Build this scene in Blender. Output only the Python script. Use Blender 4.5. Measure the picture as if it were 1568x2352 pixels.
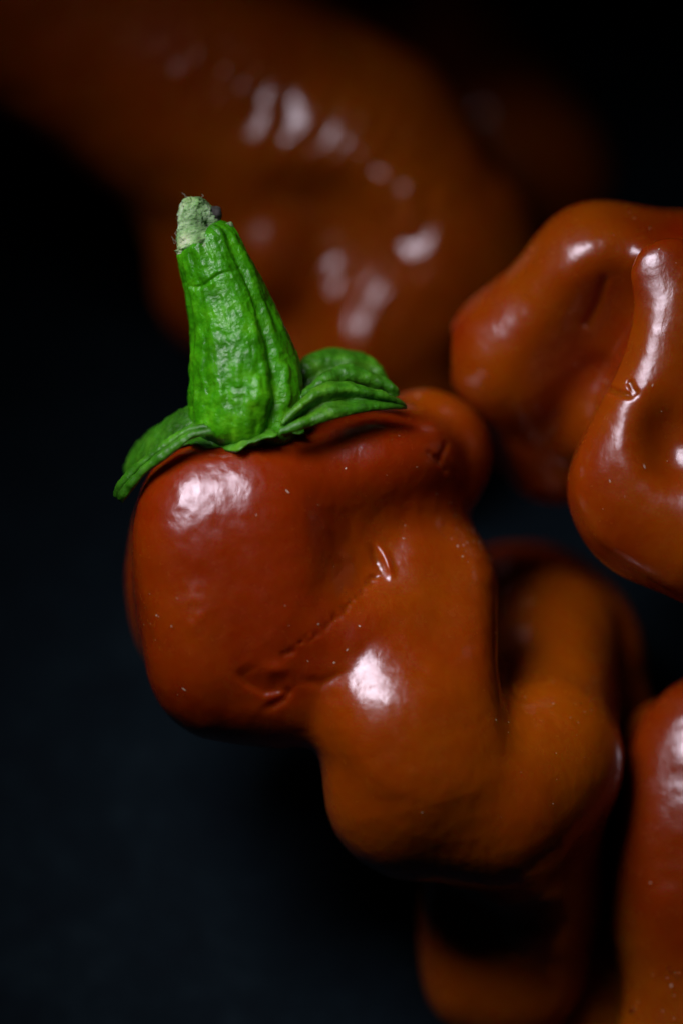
import bpy, bmesh, math, random
import numpy as np
from mathutils import Vector, Matrix

# ----------------------------------------------------------------------------
# frame of measure: 1 unit of the "picture frame" = 0.05 mm at the focal plane
# ----------------------------------------------------------------------------
S = 5.0e-5
PW, PH = 1568.0, 2352.0
PITCH = math.radians(54)
CP, SP = math.cos(PITCH), math.sin(PITCH)
LENS, SENSOR = 150.0, 36.0
DIST = LENS * (PH * S * 1000) / SENSOR / 1000.0        # metres to focal plane
DU = DIST / S                                          # the same in units
H0 = 1264.0 * CP + 470.0 * SP                                       # focal centre above table, units
RIGHT = np.array([1.0, 0, 0]); UP = np.array([0, SP, CP]); TOW = np.array([0, -CP, SP])
ORG = np.array([0, 0, H0 * S])

def world(p, z0=0.0):
    """points (x right, y down, z towards viewer) of a pepper's own frame -> metres."""
    p = np.asarray(p, float).reshape(-1, 3)
    k = (DU - z0) / DU
    q = ORG + S * (((p[:, 0:1] - PW / 2) * k) * RIGHT + ((PH / 2 - p[:, 1:2]) * k) * UP + (z0 + p[:, 2:3] * k) * TOW)
    return q

def height_units(p, z0=0.0):
    return world(p, z0)[:, 2] / S

sc = bpy.context.scene
col = sc.collection
for o in list(bpy.data.objects):
    bpy.data.objects.remove(o)

# ------------------------------------------------------------------- camera
cam_d = bpy.data.cameras.new('camera')
cam = bpy.data.objects.new('camera', cam_d)
col.objects.link(cam)
cam_d.sensor_fit = 'VERTICAL'; cam_d.sensor_height = SENSOR; cam_d.sensor_width = 24
cam_d.lens = LENS
cam_d.clip_start = 0.01; cam_d.clip_end = 20
cam.location = Vector(ORG + TOW * DIST)
cam.rotation_euler = (math.pi / 2 - PITCH, 0, 0)
cam_d.dof.use_dof = True
cam_d.dof.focus_distance = DIST - 70 * S
cam_d.dof.aperture_fstop = 4.8
sc.camera = cam

# -------------------------------------------------------------------- world
w = bpy.data.worlds.new('World'); sc.world = w; w.use_nodes = True
w.node_tree.nodes['Background'].inputs[0].default_value = (0.5, 0.6, 0.8, 1)
w.node_tree.nodes['Background'].inputs[1].default_value = 0.0006

# --------------------------------------------------------------------- lamp
def area_lamp(name, direction, dist, size_x, size_y, energy, color, target, spread=180):
    ld = bpy.data.lights.new(name, 'AREA')
    ld.shape = 'RECTANGLE'; ld.size = size_x; ld.size_y = size_y
    ld.energy = energy; ld.color = color; ld.spread = math.radians(spread)
    lo = bpy.data.objects.new(name, ld); col.objects.link(lo)
    d = np.array(direction, float); d /= np.linalg.norm(d)
    dw = d[0] * RIGHT + d[1] * UP + d[2] * TOW
    t = world(target)[0]
    lo.location = Vector(t + dw * dist)
    lo.rotation_euler = Vector(dw).to_track_quat('Z', 'Y').to_euler()
    return lo
area_lamp('softbox', (-0.44, 0.63, 0.65), 0.165, 0.084, 0.084, 0.050, (0.93, 0.85, 1.0), (980, 1330, 0), 56)

sc.view_settings.view_transform = 'Standard'
sc.view_settings.look = 'None'
sc.view_settings.exposure = 0.0
sc.view_settings.gamma = 1.0

# ============================================================ helpers: tags
def tag(o, label=None, cat=None, group=None, kind=None):
    if label: o['label'] = label
    if cat: o['category'] = cat
    if group: o['group'] = group
    if kind: o['kind'] = kind
    return o

def empty(name, loc):
    o = bpy.data.objects.new(name, None); col.objects.link(o)
    o.location = Vector(loc); o.empty_display_size = 0.01
    return o

def mesh_obj(name, verts, faces, mat, parent=None, origin=None, smooth=True):
    verts = np.asarray(verts, float)
    if origin is None:
        origin = (0, 0, 0) if parent is not None else verts.mean(0)
    if parent is not None:
        base = parent_loc(parent)
    else:
        base = np.asarray(origin)
    me = bpy.data.meshes.new(name)
    v = verts - base
    if isinstance(faces, np.ndarray):
        n = faces.shape[1]
        me.vertices.add(len(v)); me.vertices.foreach_set('co', v.astype(np.float32).ravel())
        me.loops.add(faces.size); me.loops.foreach_set('vertex_index', faces.astype(np.int32).ravel())
        me.polygons.add(len(faces))
        me.polygons.foreach_set('loop_start', np.arange(0, faces.size, n, dtype=np.int32))
        me.polygons.foreach_set('loop_total', np.full(len(faces), n, dtype=np.int32))
        me.update(calc_edges=True); me.validate()
    else:
        me.from_pydata([tuple(x) for x in v], [], faces); me.update()
    if smooth:
        me.polygons.foreach_set('use_smooth', np.ones(len(me.polygons), dtype=bool))
    me.materials.append(mat)
    o = bpy.data.objects.new(name, me); col.objects.link(o)
    if parent is not None:
        o.parent = parent
    else:
        o.location = Vector(base)
    return o

def parent_loc(o):
    l = np.zeros(3)
    while o is not None:
        l += np.array(o.location); o = o.parent
    return l

# ================================================================ numpy noise
_rng = np.random.RandomState(7)
_perm = _rng.permutation(4096)
_vals = _rng.rand(4096) * 2 - 1
def vnoise(p):
    p = np.asarray(p, float)
    i = np.floor(p).astype(np.int64); f = p - i
    f = f * f * f * (f * (f * 6 - 15) + 10)
    def h(dx, dy, dz):
        a = _perm[(i[:, 0] + dx) & 4095]
        b = _perm[(a + i[:, 1] + dy) & 4095]
        return _vals[_perm[(b + i[:, 2] + dz) & 4095]]
    r = 0
    for dx in (0, 1):
        wx = f[:, 0] if dx else 1 - f[:, 0]
        for dy in (0, 1):
            wy = f[:, 1] if dy else 1 - f[:, 1]
            for dz in (0, 1):
                wz = f[:, 2] if dz else 1 - f[:, 2]
                r = r + wx * wy * wz * h(dx, dy, dz)
    return r
def fbm(p, octv=3):
    r = 0; a = 1.0; s = 1.0
    for k in range(octv):
        r = r + a * vnoise(p * s + 17.3 * k); a *= 0.5; s *= 2.03
    return r

# ============================================================ implicit bodies
def sd_ell(P, c, r, ang=0.0, tilt=0.0):
    q = P - np.array(c, float)
    if ang:
        a = math.radians(ang); ca, sa = math.cos(a), math.sin(a)
        q = np.stack([q[:, 0] * ca + q[:, 1] * sa, -q[:, 0] * sa + q[:, 1] * ca, q[:, 2]], 1)
    r = np.array(r, float)
    k0 = np.linalg.norm(q / r, axis=1); k1 = np.linalg.norm(q / r ** 2, axis=1) + 1e-9
    return k0 * (k0 - 1) / k1
def sd_cap(P, a, b, r1, r2):
    a = np.array(a, float); b = np.array(b, float); d = b - a
    t = np.clip(((P - a) @ d) / (d @ d), 0, 1)
    return np.linalg.norm(P - a - t[:, None] * d, axis=1) - (r1 + (r2 - r1) * t)
def smin(a, b, k):
    h = np.clip(0.5 + 0.5 * (b - a) / k, 0, 1)
    return b + (a - b) * h - k * h * (1 - h)
def smax(a, b, k):
    return -smin(-a, -b, k)
def seg2(P, pts):
    """distance in the picture plane to a polyline, and the parameter along it"""
    best = np.full(len(P), 1e9); par = np.zeros(len(P)); side = np.zeros(len(P))
    n = len(pts) - 1
    for i in range(n):
        a = np.array(pts[i], float); b = np.array(pts[i + 1], float); d = b - a
        q = P[:, :2] - a
        t = np.clip((q @ d) / (d @ d), 0, 1)
        e = q - t[:, None] * d
        dd = np.linalg.norm(e, axis=1)
        m = dd < best
        best[m] = dd[m]; par[m] = (i + t[m]) / n
        side[m] = np.sign(d[0] * q[:, 1] - d[1] * q[:, 0])[m]
    return best, par, side

def field(prims):
    def f(P):
        r = None
        for pr in prims:
            kind = pr[0]
            if kind == 'e':
                d = sd_ell(P, pr[1], pr[2], pr[4] if len(pr) > 4 else 0)
                r = d if r is None else smin(r, d, pr[3])
            elif kind == 'c':
                d = sd_cap(P, pr[1], pr[2], pr[3], pr[4])
                r = d if r is None else smin(r, d, pr[5])
            elif kind == 's':
                q = P - np.array(pr[1], float)
                a = math.radians(pr[4]); ca, sa = math.cos(a), math.sin(a)
                q = np.stack([q[:, 0] * ca + q[:, 1] * sa, -q[:, 0] * sa + q[:, 1] * ca, q[:, 2]], 1) / np.array(pr[2], float)
                k0 = (np.abs(q) ** 2.8).sum(1) ** (1 / 2.8)
                d = (k0 - 1) * min(pr[2])
                r = d if r is None else smin(r, d, pr[3])
            elif kind == 'w':            # sloping face bounded by a column
                n = np.array(pr[2], float); n /= np.linalg.norm(n)
                q = P.copy(); q[:, 2] = 0
                d = smax((P - np.array(pr[1], float)) @ n, sd_cap(q, (*pr[3], 0), (*pr[4], 0), pr[5], pr[6]), pr[7])
                d = smax(smax(d, P[:, 2] - pr[9], 90), -260 - P[:, 2], 60)
                r = smin(r, d, pr[8])
            elif kind == '-e':
                d = sd_ell(P, pr[1], pr[2], pr[4] if len(pr) > 4 else 0)
                r = smax(r, -d, pr[3])
            elif kind == '-c':
                d = sd_cap(P, pr[1], pr[2], pr[3], pr[4])
                r = smax(r, -d, pr[5])
        return r
    return f

def surface_nets(f, lo, hi, h):
    lo = np.array(lo, float); hi = np.array(hi, float)
    n = np.ceil((hi - lo) / h).astype(int) + 1
    xs = [lo[i] + h * np.arange(n[i]) for i in range(3)]
    F = np.empty(n, np.float32)
    Y, Z = np.meshgrid(xs[1], xs[2], indexing='ij')
    B = 12
    for i in range(0, n[0], B):
        X = xs[0][i:i + B]
        P = np.empty((len(X),) + Y.shape + (3,))
        P[..., 0] = X[:, None, None]; P[..., 1] = Y; P[..., 2] = Z
        F[i:i + B] = f(P.reshape(-1, 3)).reshape(len(X), *Y.shape)
    ins = F < 0
    cells = n - 1
    cnt = np.zeros(cells, np.int8)
    for dx in (0, 1):
        for dy in (0, 1):
            for dz in (0, 1):
                cnt += ins[dx:dx + cells[0], dy:dy + cells[1], dz:dz + cells[2]]
    act = (cnt > 0) & (cnt < 8)
    ci = np.argwhere(act)
    idx = np.full(cells, -1, np.int64); idx[act] = np.arange(len(ci))
    acc = np.zeros((len(ci), 3)); num = np.zeros(len(ci))
    corners = [(a, b, c) for a in (0, 1) for b in (0, 1) for c in (0, 1)]
    for a in corners:
        for ax in range(3):
            if a[ax]: continue
            b = list(a); b[ax] = 1
            fa = F[ci[:, 0] + a[0], ci[:, 1] + a[1], ci[:, 2] + a[2]]
            fb = F[ci[:, 0] + b[0], ci[:, 1] + b[1], ci[:, 2] + b[2]]
            m = (fa < 0) != (fb < 0)
            t = np.where(m, fa / np.where(m, fa - fb, 1), 0)
            p = np.array(a, float)[None, :].repeat(len(ci), 0); p[:, ax] += t
            acc[m] += p[m]; num[m] += 1
    V = lo + h * (ci + acc / num[:, None])
    quads = []
    for ax in range(3):
        u, v = (ax + 1) % 3, (ax + 2) % 3
        A = ins.take(range(0, n[ax] - 1), ax); Bm = ins.take(range(1, n[ax]), ax)
        e = np.argwhere(A != Bm)
        flag = A[tuple(e.T)]
        ok = (e[:, u] > 0) & (e[:, v] > 0) & (e[:, u] < n[u] - 1) & (e[:, v] < n[v] - 1)
        e = e[ok]; flag = flag[ok]
        def g(du, dv):
            q = e.copy(); q[:, u] -= du; q[:, v] -= dv
            return idx[tuple(q.T)]
        q = np.stack([g(1, 1), g(0, 1), g(0, 0), g(1, 0)], 1)
        q[~flag] = q[~flag][:, ::-1]
        quads.append(q)
    return V, np.concatenate(quads)

def subdivide(V, Q):
    n = len(V)
    E = np.concatenate([Q[:, [0, 1]], Q[:, [1, 2]], Q[:, [2, 3]], Q[:, [3, 0]]])
    E.sort(axis=1)
    key = E[:, 0] * n + E[:, 1]
    uq, inv = np.unique(key, return_inverse=True)
    a, b = uq // n, uq % n
    mid = (V[a] + V[b]) / 2
    cen = V[Q].mean(1)
    m = len(Q)
    e0, e1, e2, e3 = (n + inv[i * m:(i + 1) * m] for i in range(4))
    c = n + len(uq) + np.arange(m)
    Q2 = np.concatenate([np.stack([Q[:, 0], e0, c, e3], 1), np.stack([e0, Q[:, 1], e1, c], 1),
                         np.stack([c, e1, Q[:, 2], e2], 1), np.stack([e3, c, e2, Q[:, 3]], 1)])
    return np.concatenate([V, mid, cen]), Q2

def grad(f, P, e=1.5):
    g = np.empty_like(P)
    for i in range(3):
        d = np.zeros(3); d[i] = e
        g[:, i] = (f(P + d) - f(P - d)) / (2 * e)
    return g
def project(f, V, it=3, e=1.5):
    V = V.copy()
    for _ in range(it):
        for i in range(0, len(V), 60000):
            P = V[i:i + 60000]
            g = grad(f, P, e); v = f(P)
            st = v / np.maximum((g * g).sum(1), 0.15)
            st = np.clip(st, -8, 8)
            V[i:i + 60000] = P - g * st[:, None]
    return V

def make_body(prims, z0, lo, hi, h, detail=None, subs=1, lump=6.0, seed=0.0):
    base = field(prims)
    off = np.array([seed * 13.7, seed * 5.1, seed * 9.3])
    def lumps(P):
        return lump * fbm(P / 190.0 + off, 2) + lump * 0.12 * fbm(P / 34.0 + off, 2)
    def floor(r, P):
        return np.maximum(r, -height_units(P, z0) + 1.0)
    f0 = lambda P: floor(base(P), P)
    V, Q = surface_nets(f0, lo, hi, h)
    def f1(P):
        r = base(P) + lumps(P)
        if detail is not None:
            r = r + detail(P)
        return floor(r, P)
    V = project(f1, V, 4)
    for k in range(subs):
        V, Q = subdivide(V, Q)
        V = project(f1, V, 2 if k == subs - 1 else 1)
    return V, Q, f1

# ================================================================= materials
def nt(name):
    m = bpy.data.materials.new(name); m.use_nodes = True
    t = m.node_tree
    return m, t, t.nodes, t.links, t.nodes['Principled BSDF']
def noise(N, L, co, scale, detail=3, rough=0.5, dist=0.0):
    n = N.new('ShaderNodeTexNoise'); n.inputs['Scale'].default_value = scale
    n.inputs['Detail'].default_value = detail; n.inputs['Roughness'].default_value = rough
    n.inputs['Distortion'].default_value = dist
    L.new(co, n.inputs['Vector'])
    return n
def ramp(N, L, fac, stops):
    r = N.new('ShaderNodeValToRGB')
    el = r.color_ramp.elements
    while len(el) < len(stops): el.new(0.5)
    for e, (p, c) in zip(el, stops):
        e.position = p; e.color = (*c, 1)
    L.new(fac, r.inputs['Fac'])
    return r
def bump(N, L, height, strength, dist, prev=None):
    b = N.new('ShaderNodeBump'); b.inputs['Strength'].default_value = strength
    b.inputs['Distance'].default_value = dist
    L.new(height, b.inputs['Height'])
    if prev is not None: L.new(prev.outputs['Normal'], b.inputs['Normal'])
    return b

def skin_material(name, c_lo, c_hi, rough=0.225, sss=0.75, ripe=None):
    m, t, N, L, P = nt(name)
    tc = N.new('ShaderNodeTexCoord'); co = tc.outputs['Object']
    n1 = noise(N, L, co, 48, 4, 0.55)
    r = ramp(N, L, n1.outputs['Fac'], [(0.34, c_lo), (0.64, c_hi)])
    if ripe:                                   # redder towards the stem, more orange towards the tip
        sx = N.new('ShaderNodeSeparateXYZ'); L.new(co, sx.inputs[0])
        mr = N.new('ShaderNodeMapRange'); mr.inputs[1].default_value = ripe[0]; mr.inputs[2].default_value = ripe[1]
        sk = N.new('ShaderNodeMath'); sk.operation = 'MULTIPLY_ADD'; sk.inputs[1].default_value = ripe[2]
        L.new(sx.outputs[0], sk.inputs[0]); L.new(sx.outputs[2], sk.inputs[2])
        L.new(sk.outputs[0], mr.inputs[0])
        ad = N.new('ShaderNodeMath'); ad.operation = 'MULTIPLY_ADD'; ad.inputs[1].default_value = 0.75
        L.new(n1.outputs['Fac'], ad.inputs[0])
        mu = N.new('ShaderNodeMath'); mu.operation = 'MULTIPLY_ADD'; mu.inputs[1].default_value = -0.6; mu.inputs[2].default_value = 0.42
        L.new(mr.outputs[0], mu.inputs[0]); L.new(mu.outputs[0], ad.inputs[2])
        L.new(ad.outputs[0], r.inputs['Fac'])
    L.new(r.outputs['Color'], P.inputs['Base Color'])
    P.inputs['Subsurface Weight'].default_value = sss
    P.inputs['Subsurface Radius'].default_value = (1.0, 0.12, 0.02)
    P.inputs['Subsurface Scale'].default_value = 0.0048
    P.inputs['IOR'].default_value = 1.5
    P.inputs['Specular IOR Level'].default_value = 0.65
    n2 = noise(N, L, co, 500, 3, 0.6)
    rr = ramp(N, L, n2.outputs['Fac'], [(0.3, (rough - .05,) * 3), (0.7, (rough + .07,) * 3)])
    L.new(rr.outputs['Color'], P.inputs['Roughness'])
    # streaky relief of the skin
    mp = N.new('ShaderNodeMapping'); mp.inputs['Scale'].default_value = (1.0, 0.6, 0.3)
    mp.inputs['Rotation'].default_value = (0, 0.3, 0)
    L.new(co, mp.inputs['Vector'])
    n3 = noise(N, L, mp.outputs['Vector'], 700, 3, 0.5, 0.4)
    n4 = noise(N, L, co, 2600, 2, 0.5)
    b1 = bump(N, L, n3.outputs['Fac'], 0.24, 0.0003)
    b2 = bump(N, L, n4.outputs['Fac'], 0.12, 0.0001, b1)
    L.new(b2.outputs['Normal'], P.inputs['Normal'])
    return m

M_front = skin_material('pepper_skin_front', (0.205, 0.019, 0.0001), (0.29, 0.060, 0.0003), ripe=(0.026, 0.082, -0.4))
M_low = skin_material('pepper_skin_low', (0.19, 0.022, 0.0001), (0.30, 0.072, 0.0003), ripe=(0.006, 0.036, 0.0))
M_far = skin_material('pepper_skin_far', (0.22, 0.034, 0.0001), (0.27, 0.060, 0.0003))
M_skin = skin_material('pepper_skin', (0.195, 0.015, 0.0001), (0.275, 0.060, 0.0003))

def green_material(name, stops, rough=0.29, bscale=1.0):
    m, t, N, L, P = nt(name)
    tc = N.new('ShaderNodeTexCoord'); co = tc.outputs['Object']
    n1 = noise(N, L, co, 420, 4, 0.6)
    r = ramp(N, L, n1.outputs['Fac'], stops)
    n5 = noise(N, L, co, 130, 3, 0.6)
    r5 = ramp(N, L, n5.outputs['Fac'], [(0.33, (0.62, 0.60, 0.7)), (0.52, (1, 1, 1)), (0.68, (1.5, 1.08, 1.3))])
    mm = N.new('ShaderNodeMix'); mm.data_type = 'RGBA'; mm.blend_type = 'MULTIPLY'; mm.inputs[0].default_value = 1.0
    L.new(r.outputs['Color'], mm.inputs[6]); L.new(r5.outputs['Color'], mm.inputs[7])
    L.new(mm.outputs[2], P.inputs['Base Color'])
    P.inputs['Subsurface Weight'].default_value = 0.25
    P.inputs['Subsurface Radius'].default_value = (0.3, 1.0, 0.1)
    P.inputs['Subsurface Scale'].default_value = 0.0012
    P.inputs['Roughness'].default_value = rough
    P.inputs['Specular IOR Level'].default_value = 0.36
    mp = N.new('ShaderNodeMapping'); mp.inputs['Scale'].default_value = (1.0, 1.0, 0.35)
    L.new(co, mp.inputs['Vector'])
    n3 = noise(N, L, mp.outputs['Vector'], 1500, 4, 0.6)
    n4 = noise(N, L, co, 3600, 3, 0.6)
    b1 = bump(N, L, n3.outputs['Fac'], 0.4 * bscale, 0.0004)
    b2 = bump(N, L, n4.outputs['Fac'], 0.35 * bscale, 0.00015, b1)
    L.new(b2.outputs['Normal'], P.inputs['Normal'])
    return m
M_stem = green_material('stem_green', [(0.25, (0.017, 0.13, 0.001)), (0.5, (0.036, 0.25, 0.002)), (0.75, (0.080, 0.38, 0.005))])
M_calyx = green_material('calyx_green', [(0.25, (0.012, 0.07, 0.001)), (0.5, (0.030, 0.165, 0.003)), (0.75, (0.075, 0.29, 0.011))], 0.42)
M_cork = green_material('cork_grey_green', [(0.3, (0.03, 0.06, 0.012)), (0.45, (0.14, 0.30, 0.08)), (0.6, (0.30, 0.48, 0.21)), (0.8, (0.50, 0.62, 0.40))], 0.8, 1.6)

def plain(name, c, rough, spec=0.5):
    m, t, N, L, P = nt(name)
    tc = N.new('ShaderNodeTexCoord')
    n = noise(N, L, tc.outputs['Object'], 900, 2)
    r = ramp(N, L, n.outputs['Fac'], [(0.3, tuple(x * 0.75 for x in c)), (0.7, c)])
    L.new(r.outputs['Color'], P.inputs['Base Color'])
    P.inputs['Roughness'].default_value = rough
    P.inputs['Specular IOR Level'].default_value = spec
    return m
M_dust = plain('pale_dust', (0.55, 0.42, 0.30), 0.6)
M_hole = plain('painted_hole_shade', (0.02, 0.02, 0.012), 0.8)  # dark colour painted in as the shade of the stem tip's hole
M_fibre = plain('dry_fibre', (0.30, 0.33, 0.22), 0.7)

m, t, N, L, P = nt('clear_water')
P.inputs['Base Color'].default_value = (1, 1, 1, 1); P.inputs['Roughness'].default_value = 0.03
P.inputs['Transmission Weight'].default_value = 1.0; P.inputs['IOR'].default_value = 1.33
nn = noise(N, L, N.new('ShaderNodeTexCoord').outputs['Object'], 300, 1)
L.new(bump(N, L, nn.outputs['Fac'], 0.03, 0.0001).outputs['Normal'], P.inputs['Normal'])
M_water = m

def slate_material():
    m, t, N, L, P = nt('dark_slate')
    tc = N.new('ShaderNodeTexCoord'); co = tc.outputs['Object']
    n1 = noise(N, L, co, 90, 6, 0.66, 0.3)
    n2 = noise(N, L, co, 420, 4, 0.6)
    mx = N.new('ShaderNodeMix'); mx.data_type = 'FLOAT'; mx.inputs[0].default_value = 0.4
    L.new(n1.outputs['Fac'], mx.inputs[2]); L.new(n2.outputs['Fac'], mx.inputs[3])
    r = ramp(N, L, mx.outputs[0], [(0.3, (0.0006, 0.0026, 0.0044)), (0.52, (0.0018, 0.0060, 0.0086)), (0.7, (0.0052, 0.0122, 0.0155))])
    L.new(r.outputs['Color'], P.inputs['Base Color'])
    P.inputs['Roughness'].default_value = 0.75
    P.inputs['Specular IOR Level'].default_value = 0.06
    b = bump(N, L, n2.outputs['Fac'], 0.25, 0.0006)
    L.new(b.outputs['Normal'], P.inputs['Normal'])
    return m
M_slate = slate_material()

# ==================================================================== setting
bm = bmesh.new()
bmesh.ops.create_grid(bm, x_segments=24, y_segments=24, size=0.6)
me = bpy.data.meshes.new('table_top'); bm.to_mesh(me); bm.free()
me.materials.append(M_slate)
table = bpy.data.objects.new('table_top', me); col.objects.link(table)
tag(table, kind='structure')

# ========================================================== the front pepper
def groove(P, pts, amp, width, zmin=-1e9, taper=True, sharp=2.0):
    d, t, s = seg2(P, pts)
    a = amp * np.exp(-(d / width) ** sharp)
    if taper: a = a * np.clip(4 * t * (1 - t) * 1.6, 0, 1)
    return np.where(P[:, 2] > zmin, a, 0)

main_prims = [
    ('e', (690, 1370, -165), (365, 318, 215), 1),            # core
    ('s', (545, 1335, -40), (238, 330, 215), 90, -6),        # left lobe
    ('c', (500, 1565, -20), (740, 1605, -10), 120, 100, 90), # underside roll
    ('e', (415, 1335, -360), (143, 262, 150), 12),           # lobe behind, left
    ('e', (790, 1090, -100), (225, 122, 160), 100, -14),     # shoulder front
    ('e', (980, 1045, -290), (157, 160, 150), 90),
    ('e', (875, 1045, -130), (150, 92, 130), 90, 8),           # shoulder right
    ('e', (905, 1150, -190), (130, 100, 140), 80),
    ('e', (770, 1470, -30), (150, 130, 155), 70, -35),       # lower left end of the ridge face
    ('w', (932, 1606, 155), (0.16, -0.46, 0.88), (1028, 1335), (985, 1640), 114, 166, 100, 120, 190),  # ridge face
    ('e', (940, 1690, 15), (158, 175, 165), 100),            # knuckle
    ('c', (930, 1660, -10), (970, 1790, -40), 150, 178, 110),# neck
    ('e', (935, 1850, -60), (175, 160, 150), 90),
    ('c', (970, 1790, -50), (1150, 1845, -80), 182, 188, 90),# lower bowl
    ('c', (1150, 1845, -80), (1262, 1760, -140), 188, 150, 90),
    ('c', (1262, 1760, -140), (1295, 1490, -660), 150, 178, 110),
    ('e', (1262, 1975, -235), (128, 220, 140), 110),
    ('s', (1183, 2110, -415), (212, 330, 180), 130, 4),      # lower lobe in shade
]
def main_detail(P):
    r = np.zeros(len(P))
    fr = P[:, 2] > -40
    # long soft groove between the two lobes
    d, t, s = seg2(P, [(985, 1110), (905, 1230), (870, 1292), (765, 1450), (655, 1560)])
    r += np.where(fr, 5 * np.exp(-(d / 42) ** 2), 0) * np.clip(3 * np.minimum(t, 1 - t), 0, 1)
    # sharp nick with one bright facet
    x, y = P[:, 0], P[:, 1]
    q = ((x - 876 - 0.35 * (y - 1288)) / 17) ** 2 + ((y - 1288) / 34) ** 2
    r += np.where(fr, -0.95 * (x - 874 - 0.35 * (y - 1288)) * np.exp(-q ** 1.5), 0)
    # low irregular swelling on the left lobe
    q = ((x - 462) / 42) ** 2 + ((y - 1408) / 60) ** 2
    r -= np.where(fr, (6 + 2.5 * fbm(P / 40.0, 2)) * np.exp(-q), 0)
    # dashed crease leading away from the pit
    d, t, s = seg2(P, [(862, 1322), (800, 1392), (730, 1450), (655, 1500)])
    r += np.where(fr, (3.0 * np.exp(-(d / 10) ** 2)) * np.clip(0.5 + 1.1 * vnoise(P / 13.0), 0, 1.4), 0)
    # smile crease
    d, t, s = seg2(P, [(550, 1530), (572, 1560), (610, 1582), (672, 1574)])
    r += np.where(fr, 7 * np.exp(-(d / 10) ** 2) * (s > 0) + 7 * np.exp(-(d / 34) ** 2) * (s <= 0), 0) * np.clip(5 * np.minimum(t, 1 - t) + .1, 0, 1)
    d, t, s = seg2(P, [(672, 1574), (655, 1600), (610, 1624)])
    r += np.where(fr, 5 * np.exp(-(d / 10) ** 2), 0) * np.clip(4 * np.minimum(t, 1 - t) + .2, 0, 1)
    d, t, s = seg2(P, [(690, 1555), (740, 1565), (810, 1530)])
    r += np.where(fr, 3 * np.exp(-(d / 12) ** 2), 0) * np.clip(4 * np.minimum(t, 1 - t), 0, 1)
    q = ((P[:, 0] - 640) / 26) ** 2 + ((P[:, 1] - 1532) / 16) ** 2
    r += np.where(fr, -6 * np.exp(-q), 0)
    # small folds on the dim shoulder
    for pts in ([(985, 1040), (1005, 1062), (1025, 1020)], [(1000, 1050), (1022, 1080)], [(985, 880), (1020, 905), (1050, 925)]):
        d, t, s = seg2(P, pts)
        r += np.where(P[:, 2] > -200, 4 * np.exp(-(d / 7) ** 2), 0)
    return r
V, Q, f_main = make_body(main_prims, 0, (215, 780, -700), (1450, 2480, 330), 13.0, main_detail, 2, 5.0, 1.0)
pc = V.mean(0)
base_pt = world([(1190, 2300, -80)])[0]; base_pt[2] = 0
front = empty('habanero_pepper', base_pt)
tag(front, 'lobed orange red pepper in front with bright green stem and curled green calyx', 'pepper', 'glossy peppers heaped on the dark table')
body = mesh_obj('body', world(V), Q, M_front, front)

# dust and skin specks
rs = random.Random(5)
def add_dust(V, f, clusters, parent, z0=0.0, step=7):
    C = V[::step]; Nn = grad(f, C); Nn /= np.linalg.norm(Nn, axis=1)[:, None] + 1e-9
    ok = Nn[:, 2] > 0.25; C = C[ok]; Nn = Nn[ok]
    vs, fs = [], []
    for (cx, cy), sg, n in clusters:
        for _ in range(n):
            x, y = rs.gauss(cx, sg), rs.gauss(cy, sg)
            i = int(np.argmin((C[:, 0] - x) ** 2 + (C[:, 1] - y) ** 2 - 0.02 * C[:, 2]))
            p, n_ = C[i], Nn[i]
            a = np.cross(n_, (0.3, 1, 0.2)); a /= np.linalg.norm(a); b = np.cross(n_, a)
            th = rs.random() * 6.28; a, b = a * math.cos(th) + b * math.sin(th), -a * math.sin(th) + b * math.cos(th)
            ra = rs.choice([0.9, 1.2, 1.5, 2.4]); rb = ra * rs.choice([1, 1, 0.6, 1.6, 3.2]); k = len(vs)
            for j in range(6):
                an = j * math.pi / 3 + rs.uniform(-.3, .3)
                vs.append(p - n_ * 0.4 + a * ra * math.cos(an) + b * rb * math.sin(an))
            vs.append(p + n_ * 1.1)
            for j in range(6): fs.append((k + j, k + (j + 1) % 6, k + 6))
    o = mesh_obj('dust', world(np.array(vs), z0), fs, M_dust, parent); tag(o, kind='stuff')
add_dust(V, f_main, [((1345, 1640), 60, 14), ((1090, 1240), 22, 18), ((700, 1450), 70, 7), ((380, 1400), 45, 10), ((470, 1560), 50, 4),
                     ((930, 1180), 120, 14), ((1250, 1700), 90, 10), ((900, 970), 40, 8), ((1210, 1900), 250, 5), ((520, 1100), 140, 4)], body)

# -------------------------------------------------------------------- calyx
def spline(pts, n):
    pts = np.array(pts, float)
    d = np.r_[0, np.cumsum(np.linalg.norm(np.diff(pts, axis=0), axis=1))]
    d /= d[-1]
    t = np.linspace(0, 1, n)
    m = np.gradient(pts, d, axis=0)
    out = np.empty((n, pts.shape[1]))
    i = np.clip(np.searchsorted(d, t, side='right') - 1, 0, len(d) - 2)
    h = (d[i + 1] - d[i])[:, None]; x = ((t - d[i]) / (d[i + 1] - d[i]))[:, None]
    out = (2 * x**3 - 3 * x**2 + 1) * pts[i] + (x**3 - 2 * x**2 + x) * h * m[i] + (-2 * x**3 + 3 * x**2) * pts[i + 1] + (x**3 - x**2) * h * m[i + 1]
    return out
def grid_faces(nu, nv, wrap=False):
    i = np.arange(nu - 1)[:, None]; j = np.arange(nv if wrap else nv - 1)[None, :]
    j2 = (j + 1) % nv
    return np.stack([(i * nv + j), (i * nv + j2), ((i + 1) * nv + j2), ((i + 1) * nv + j)], -1).reshape(-1, 4)

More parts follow.
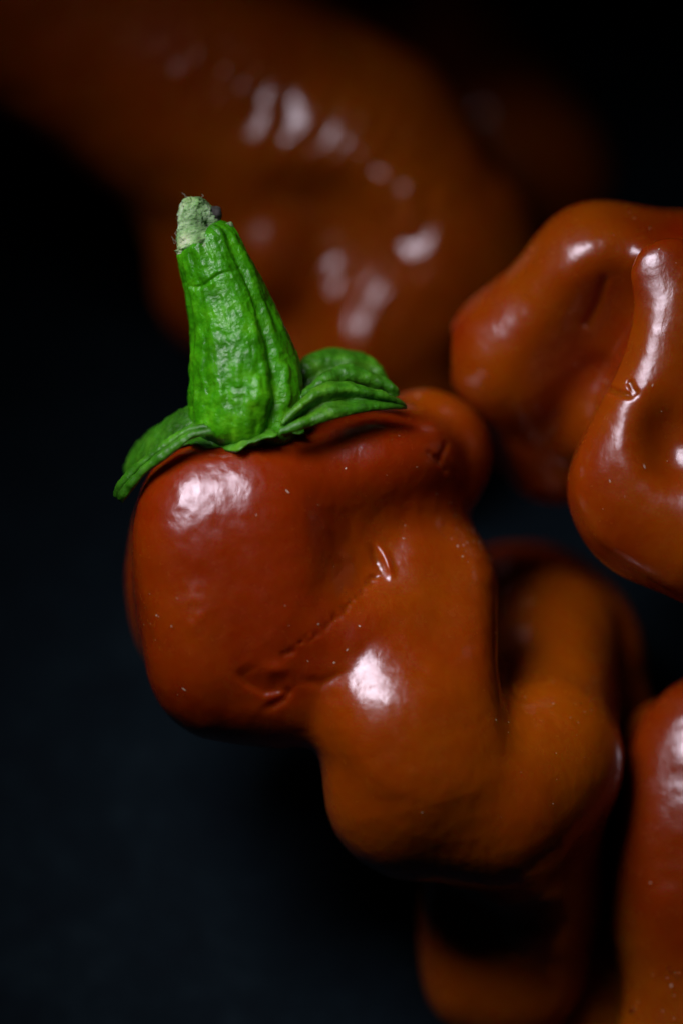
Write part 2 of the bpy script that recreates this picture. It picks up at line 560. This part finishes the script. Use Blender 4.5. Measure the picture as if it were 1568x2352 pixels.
def sheet(name, A, B, prof, thick, parent, mat=None, nu=70, nv=40, noise_amp=4.0):
    """leafy sheet between edge A and edge B; prof(s along, t across) is the bulge towards the viewer / up"""
    a = spline(A, nu); b = spline(B, nu)
    s = np.linspace(0, 1, nu)[:, None]; tt = np.linspace(0, 1, nv)[None, :]
    P = a[:, None, :] * (1 - tt[..., None]) + b[:, None, :] * tt[..., None]
    bz, by = prof(s, tt)
    P[..., 2] += bz; P[..., 1] += by
    P = P.reshape(-1, 3)
    Fq = grid_faces(nu, nv)
    G = P.reshape(nu, nv, 3)
    du = np.gradient(G, axis=0); dv = np.gradient(G, axis=1)
    n = np.cross(du, dv); n /= np.linalg.norm(n, axis=2)[..., None] + 1e-9
    if n[..., 2].mean() < 0: n = -n
    n = n.reshape(-1, 3)
    P = P + n * (noise_amp * fbm(P / 42.0, 3) + 1.3 * fbm(P / 9.0, 2))[:, None]
    # closed shell with rounded rim
    edge = np.minimum(np.minimum(tt, 1 - tt) * 6, 1) * np.ones_like(s)
    edge = np.sqrt(np.clip(1 - (1 - edge) ** 2, 0.03, 1)) * np.sqrt(np.clip(1 - (1 - np.minimum((1 - s) * 9, 1)) ** 2, 0.03, 1))
    th = (thick * edge).reshape(-1, 1)
    top = P + n * th / 2; bot = P - n * th / 2
    N0 = len(P)
    idx = np.arange(N0).reshape(nu, nv)
    rim = np.r_[idx[0, :], idx[1:, -1], idx[-1, -2::-1], idx[-2:0:-1, 0]]
    r2 = np.roll(rim, -1)
    side = np.stack([rim, rim + N0, r2 + N0, r2], 1)
    Fa = np.concatenate([Fq, Fq[:, ::-1] + N0, side])
    return mesh_obj(name, world(np.concatenate([top, bot])), Fa, mat or M_calyx, parent)

bb = lambda s, t: np.sin(np.pi * np.clip(t, 0, 1))
# disc of the calyx under the stem, with its turned-out front rim
cb = np.array([560., 955., -10.])
nth, nr = 150, 34
th = np.linspace(0, 2 * np.pi, nth, endpoint=False)
rr = np.linspace(0, 1, nr)
ax = np.array([-0.17, -0.94, 0.28]); ax /= np.linalg.norm(ax)      # along the stem, picture frame
e1 = np.array([0.97, -0.20, 0.0]); e1 -= ax * (e1 @ ax); e1 /= np.linalg.norm(e1)
e2 = np.cross(ax, e1); e2 *= np.sign(e2[2])
R = 150 + 14 * np.sin(5 * th + 0.6) + 9 * np.sin(11 * th + 1) + 5 * np.sin(23 * th)
P = np.zeros((nr, nth, 3))
for i, r_ in enumerate(rr):
    rad = 60 + (R - 60) * r_
    lift = -34 * r_ ** 2 + 10 * r_ * np.sin(5 * th + 1.5) + 8 * (r_ ** 6)
    P[i] = cb + (rad * np.cos(th))[:, None] * e1 + (rad * np.sin(th))[:, None] * e2 + lift[:, None] * ax
top = P.reshape(-1, 3).copy()
top += ax * (4 * fbm(top / 30.0, 3))[:, None]
bot = top - ax * (5 + 9 * (1 - np.repeat(rr, nth)))[:, None]
F = grid_faces(nr, nth, True); N0 = nr * nth
i0 = np.arange(nth) + (nr - 1) * nth; i1 = (np.arange(nth) + 1) % nth + (nr - 1) * nth
side = np.stack([i0, i0 + N0, i1 + N0, i1], 1)
calyx = mesh_obj('calyx', world(np.concatenate([top, bot])), np.concatenate([F[:, ::-1], F + N0, side]), M_calyx, front)

# right-hand sepals, one behind the other
sheet('sepal', [(655, 965, 110), (690, 922, 100), (730, 888, 80), (790, 880, 60), (850, 893, 50), (900, 912, 35), (931, 934, 20)],
      [(640, 1003, 135), (690, 990, 135), (760, 968, 120), (820, 952, 100), (880, 943, 65), (915, 940, 40), (932, 938, 22)],
      lambda s, t: ((30 * np.exp(-((t - .22) / .16) ** 2) - 7 * np.exp(-((t - .55) / .13) ** 2) + 12 * np.exp(-((t - .82) / .14) ** 2)) * (1 - s) ** .4, 0 * s * t), 10, calyx)
sheet('sepal', [(690, 900, 40), (728, 868, 20), (765, 845, 0), (800, 838, -10), (845, 852, -15), (885, 868, -15), (912, 893, -10)],
      [(690, 960, 40), (740, 930, 20), (790, 915, 5), (830, 912, -5), (870, 915, -10), (900, 915, -10), (918, 908, -12)],
      lambda s, t: (32 * np.exp(-((t - .3) / .28) ** 2) * (1 - s) ** .4, 0 * s * t), 10, calyx)
sheet('sepal', [(660, 870, -60), (705, 815, -90), (745, 800, -110), (790, 798, -120), (835, 810, -120), (870, 832, -110), (890, 860, -95)],
      [(680, 930, 0), (730, 890, -20), (775, 875, -30), (815, 868, -40), (850, 866, -70), (878, 868, -80), (893, 868, -90)],
      lambda s, t: (30 * np.exp(-((t - .3) / .28) ** 2) * (1 - s) ** .4, 0 * s * t), 10, calyx)
# left-hand sepals
sheet('sepal', [(470, 975, 120), (430, 985, 112), (390, 1010, 100), (345, 1042, 85), (305, 1078, 65), (276, 1108, 45), (264, 1140, 30)],
      [(500, 1000, 140), (450, 1008, 140), (415, 1035, 130), (378, 1062, 115), (345, 1085, 100), (313, 1122, 75), (284, 1154, 45)],
      lambda s, t: (11 * np.sin(np.pi * t) - 9 * np.exp(-((t - .45) / .12) ** 2), 0 * s * t), 11, calyx)
sheet('sepal', [(470, 920, 0), (430, 935, -20), (385, 958, -50), (345, 985, -80), (312, 1015, -110), (290, 1050, -130), (280, 1080, -140)],
      [(470, 985, 60), (430, 1000, 50), (395, 1020, 30), (360, 1045, 10), (330, 1065, -20), (300, 1085, -60), (285, 1092, -100)],
      lambda s, t: (14 * np.sin(np.pi * t), 0 * s * t), 9, calyx)

# --------------------------------------------------------------------- stem
def stem_mesh(prof, nt_, nth, detail, rfun):
    pr = np.array(prof, float)
    c = spline(pr, nt_)
    C, Rr = c[:, :3], c[:, 3]
    T = np.gradient(C, axis=0); T /= np.linalg.norm(T, axis=1)[:, None]
    th = np.linspace(0, 2 * np.pi, nth, endpoint=False)
    E1 = np.array([1.0, 0, 0]) - T * T[:, 0:1]; E1 /= np.linalg.norm(E1, axis=1)[:, None]
    E2 = np.cross(T, E1); E2 *= np.sign(E2[:, 2:3])
    s = np.linspace(0, 1, nt_)[:, None]
    rad = Rr[:, None] * rfun(s, th[None, :])
    P = C[:, None] + (rad * np.cos(th))[..., None] * E1[:, None] + (rad * np.sin(th))[..., None] * E2[:, None]
    nrm = (np.cos(th)[None, :, None] * E1[:, None] + np.sin(th)[None, :, None] * E2[:, None]).reshape(-1, 3)
    P = P.reshape(-1, 3)
    P += nrm * detail(P, s.repeat(nth, 1).ravel(), np.tile(th, nt_))[:, None]
    F = grid_faces(nt_, nth, True)
    P = np.concatenate([P, C[:1], C[-1:]])
    F3 = [(j, (j + 1) % nth, len(P) - 2) for j in range(nth)] + [((nt_ - 1) * nth + (j + 1) % nth, (nt_ - 1) * nth + j, len(P) - 1) for j in range(nth)]
    faces = [tuple(f) for f in F] + F3
    return P, faces

def ang(th, c):
    return (th - c + np.pi) % (2 * np.pi) - np.pi
def stem_r(s, th):
    d = math.radians
    r = np.ones_like(s * th)
    g0 = d(58) - d(10) * s
    r = r - (0.15 - 0.05 * s) * np.exp(-(ang(th, g0) / 0.13) ** 2)
    r = r - 0.13 * np.exp(-(ang(th, d(-8)) / 0.16) ** 2)
    r = r + 0.05 * np.exp(-(ang(th, d(25)) / 0.3) ** 2) * (1 - s)
    for c, a, wd in ((100, .025, .1), (128, .03, .12), (155, .03, .1), (200, .06, .15), (250, .08, .2), (300, .08, .2)):
        r = r - a * np.exp(-(ang(th, d(c) + 0.12 * np.sin(5 * s)) / wd) ** 2)
    # rounded foot
    r = r * (1 - 0.18 * np.exp(-(s / 0.035) ** 2))
    return r
def stem_d(P, s, th):
    q = np.stack([np.cos(th) * 3.2, np.sin(th) * 3.2, s * 9], 1)
    wr = fbm(np.stack([np.cos(th) * 7, np.sin(th) * 7, s * 5], 1), 3)
    d = 3.4 * fbm(q, 3) + 2.0 * wr + 0.8 * fbm(P / 9.0, 2)
    # pimples low on the front, a ring crease high up
    b = vnoise(np.stack([P[:, 0] / 22, P[:, 1] / 34, P[:, 2] / 22], 1))
    d += 8.0 * np.clip(b - 0.2, 0, 1) * np.exp(-((s - 0.22) / 0.22) ** 2)
    ring = 0.765 + 0.02 * np.sin(th * 2 + 1) + 0.012 * np.sin(th * 5)
    d -= 5 * np.exp(-((s - ring) / 0.010) ** 2) * np.exp(-(ang(th, 1.9) / .8) ** 2)
    d += 7 * np.exp(-((s - 0.96) / 0.05) ** 2) * np.exp(-(ang(th, 1.0) / .35) ** 2)
    return d
sp = [(552, 1018, 0, 112), (555, 992, 4, 124), (560, 960, 5, 130), (566, 900, 5, 131), (556, 820, 8, 121), (538, 740, 10, 105), (520, 680, 12, 95), (500, 620, 14, 85),
      (482, 575, 16, 79), (474, 556, 16, 74), (468, 545, 16, 62), (464, 540, 16, 40)]
P, F = stem_mesh(sp, 330, 220, stem_d, stem_r)
stem = mesh_obj('stem', world(P), F, M_stem, front)
def tip_r(s, th):
    r = np.ones_like(s * th)
    r = r + 0.06 * np.sin(3 * th + 1) + 0.05 * np.sin(5 * th + 4 * s)
    r = r - 0.25 * np.exp(-(ang(th, math.radians(55)) / .3) ** 2) * np.exp(-((s - .45) / .2) ** 2)
    return r
def tip_d(P, s, th):
    return 5 * fbm(P / 22.0, 4) + 2.6 * fbm(P / 6.0, 2)
tp = [(474, 572, 18, 66), (470, 556, 18, 69), (463, 542, 18, 59), (457, 522, 18, 49), (451, 502, 20, 42), (447, 482, 20, 36), (445, 466, 18, 28), (445, 456, 16, 14)]
P, F = stem_mesh(tp, 110, 120, tip_d, tip_r)
tip = mesh_obj('stem_tip', world(P), F, M_cork, stem)
tag(tip, 'dry grey green cut end of the stem')
# solid lump coloured dark for the shade inside the hole by the cut end
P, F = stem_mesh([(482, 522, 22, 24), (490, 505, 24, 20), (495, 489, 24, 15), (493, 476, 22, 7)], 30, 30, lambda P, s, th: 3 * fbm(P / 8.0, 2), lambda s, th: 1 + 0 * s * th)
mesh_obj('hole_shade_lump', world(P), F, M_hole, stem)
# loose fibres of the cut end
vs, fs = [], []
for _ in range(22):
    p = np.array([rs.gauss(447, 17), rs.uniform(448, 475), rs.uniform(-5, 45)])
    if rs.random() < 0.35: p = np.array([rs.choice([418, 412, 494, 408]) + rs.gauss(0, 3), rs.uniform(490, 570), rs.uniform(0, 40)])
    d = np.array([rs.gauss(0, .6) + (p[0] - 450) / 60, -rs.uniform(.1, 1), rs.gauss(0, .4)]); d /= np.linalg.norm(d)
    ln = rs.uniform(6, 20)
    k = len(vs)
    sd = np.cross(d, (0, 0, 1)); sd /= np.linalg.norm(sd)
    mid = p + d * ln * .5 + sd * rs.gauss(0, 2)
    end = p + d * ln + sd * rs.gauss(0, 4)
    for c, wd in ((p, .9), (mid, .7), (end, .3)):
        for j in range(3):
            an = j * 2.094
            vs.append(c + wd * (math.cos(an) * sd + math.sin(an) * np.array([0, 0, 1])))
    for a in (0, 3):
        for j in range(3):
            fs.append((k + a + j, k + a + (j + 1) % 3, k + a + 3 + (j + 1) % 3, k + a + 3 + j))
o = mesh_obj('fibre', world(np.array(vs)), fs, M_fibre, tip); tag(o, kind='stuff')

# ================================================================ other peppers
GROUP = 'glossy peppers heaped on the dark table'
def pepper(prims, z0, lo, hi, h, label, detail=None, subs=1, lump=6, seed=0, mat=None):
    V, Q, f = make_body(prims, z0, lo, hi, h, detail, subs, lump, seed)
    W = world(V, z0)
    org = W.mean(0); org[2] = W[:, 2].min()
    o = mesh_obj('habanero_pepper', W, Q, mat or M_skin, None, org)
    tag(o, label, 'pepper', GROUP)
    print('pepper', label[:40], 'min h', round((W[:, 2] / S).min()), 'verts', len(V))
    return o, f, V

# right: two lobes, brightest highlights
right_prims = [
    ('e', (1720, 930, -150), (270, 430, 200), 1),
    ('c', (1640, 650, -250), (1390, 625, -220), 185, 165, 100),
    ('c', (1390, 625, -220), (1192, 800, -300), 165, 152, 60),
    ('c', (1196, 805, -310), (1310, 985, -520), 142, 172, 80),
    ('e', (1400, 900, -340), (120, 170, 120), 60),
    ('e', (1510, 905, 50), (184, 350, 78), 150, 6),
    ('e', (1478, 1030, -60), (162, 275, 150), 110),
    ('c', (1500, 1130, -25), (1640, 1215, 20), 160, 175, 110),
    ('e', (1640, 1140, -400), (160, 250, 180), 60),
    ('-e', (1345, 825, -10), (75, 185, 125), 140, 30),
    ('-e', (1530, 1020, 185), (62, 85, 85), 70, -14),
]
def right_detail(P):
    r = np.zeros(len(P))
    d, t, s = seg2(P, [(1378, 885), (1410, 905), (1450, 915)])
    r += 5.5 * np.exp(-(d / 8) ** 2) * np.clip(5 * np.minimum(t, 1 - t) + .15, 0, 1) * (P[:, 2] > -60)
    d, t, s = seg2(P, [(1436, 875), (1443, 895), (1456, 912)])
    r += 4.5 * np.exp(-(d / 7) ** 2) * np.clip(5 * np.minimum(t, 1 - t) + .15, 0, 1) * (P[:, 2] > -60)
    d, t, s = seg2(P, [(1392, 640), (1378, 690), (1355, 735)])
    r += 6 * np.exp(-(d / 10) ** 2) * (P[:, 2] > -200)
    return r
right, f_right, V_right = pepper(right_prims, 0, (1040, 420, -640), (2000, 1450, 230), 14.0,
       'plump two lobed orange pepper at right with the brightest highlights and a nicked skin', right_detail, 2, 3, 2)

add_dust(V_right, f_right, [((1520, 640), 60, 10), ((1470, 840), 60, 14), ((1540, 700), 70, 10), ((1440, 1120), 80, 6)], right)

# dim pepper in the shade between the front one and the right one
mid_prims = [
    ('e', (1235, 1450, -800), (235, 195, 170), 1),
    ('e', (1200, 1530, -730), (130, 210, 150), 60),
    ('e', (1390, 1610, -760), (150, 260, 170), 60),
    ('e', (1430, 1900, -740), (190, 330, 190), 60),
]
pepper(mid_prims, 0, (980, 1200, -1000), (1660, 2300, -420), 16.0,
       'dim dark red pepper in deep shade between the stemmed pepper and the right one', None, 1, 8, 3)

# lower right pepper, cut by the frame
low_prims = [
    ('e', (1672, 2020, -260), (272, 470, 228), 1),
    ('e', (1560, 2050, -480), (170, 420, 180), 90),
    ('e', (1650, 2580, -230), (270, 290, 170), 140),
    ('e', (1330, 2460, -560), (300, 220, 150), 130),
    ('e', (1410, 2330, -540), (200, 220, 160), 100),
]
def low_detail(P):
    q = ((P[:, 0] - 1560) / 12) ** 2 + ((P[:, 1] - 1825) / 12) ** 2
    return 5 * np.exp(-q) * (P[:, 2] > -60)
low, f_low, V_low = pepper(low_prims, 0, (860, 1300, -1040), (2060, 2760, 130), 15.0,
       'orange pepper cut off by the lower right corner, with tiny clear droplets near the bottom', low_detail, 1, 6, 4, M_low)

add_dust(V_low, f_low, [((1530, 2250), 60, 12), ((1500, 2000), 90, 8)], low, 0.0, 3)

# far big pepper, out of focus
far_prims = [
    ('c', (60, -40, 130), (760, 410, 0), 285, 318, 1),
    ('c', (760, 410, 0), (940, 610, 20), 318, 300, 100),
    ('e', (570, 610, -60), (230, 260, 220), 120),
    ('e', (820, 880, -20), (280, 230, 230), 100),
    ('e', (720, 1060, -60), (250, 240, 220), 80),
    ('-e', (735, 545, 360), (120, 110, 120), 140),
    ('-c', (735, 565, 350), (690, 760, 330), 40, 70, 120),
    ('e', (625, 590, 150), (85, 110, 130), 70, 20),
    ('e', (820, 790, 150), (80, 130, 130), 80, 10),
]
def far_detail(P):
    # fine wrinkles running across the crest and round the dent
    d, t, s = seg2(P, [(500, 200), (740, 300), (900, 390), (960, 480), (880, 590), (790, 720)])
    ph = (P[:, 0] * .85 + P[:, 1] * .53) / 54 + 0.7 * fbm(P / 110.0, 2)
    return 5.0 * np.sin(2 * np.pi * ph) * np.exp(-(d / 95) ** 2) * (P[:, 2] > 0)
pepper(far_prims, -1200, (-200, -250, -560), (1360, 1360, 460), 22.0,
       'large blurred orange pepper lying behind the green stem, dented on its near side', far_detail, 1, 12, 5, M_far)
# farthest, almost black
dark_prims = [
    ('c', (850, -40, 220), (1180, 300, -260), 190, 230, 1),
    ('e', (1190, 480, 0), (230, 300, 220), 80),
    ('e', (1100, 820, 0), (250, 260, 240), 80),
]
pepper(dark_prims, -2150, (560, -300, -360), (1500, 1200, 360), 26.0,
       'almost black blurred pepper farthest back, behind the large blurred one at top right', None, 1, 12, 6)

# ------------------------------------------------ clear droplets, lower right
def drop(x, y, r, label):
    P = np.array([[x, y, z] for z in np.arange(130, -500, -2.0)])
    v = f_low(P); i = int(np.argmax(v < 0)); c = P[i]
    g = grad(f_low, c[None])[0]; g /= np.linalg.norm(g)
    a = np.cross(g, (0, 1, 0.2)); a /= np.linalg.norm(a); b = np.cross(g, a)
    vs = []
    nr_, na = 7, 16
    for k in range(nr_):
        el = k / (nr_ - 1) * math.pi / 2
        for j in range(na):
            an = j * 2 * math.pi / na
            vs.append(c - g * 1.0 + r * math.cos(el) * (a * math.cos(an) + b * 1.25 * math.sin(an)) + g * (r * .8 * math.sin(el)))
    F = grid_faces(nr_, na, True)
    faces = [tuple(f) for f in F] + [tuple(range(na - 1, -1, -1))]
    o = mesh_obj('water_drop', world(np.array(vs)), faces, M_water, None)
    tag(o, label, 'droplet', 'clear droplets on the lower right pepper')
drop(1544, 2236, 7, 'tiny clear droplet, upper left of the pair on the lower right pepper')
drop(1563, 2250, 7, 'tiny clear droplet at the frame edge, right of the pair on the lower right pepper')
drop(1464, 2340, 9, 'tiny clear droplet lowest down, alone at the bottom of the lower right pepper')
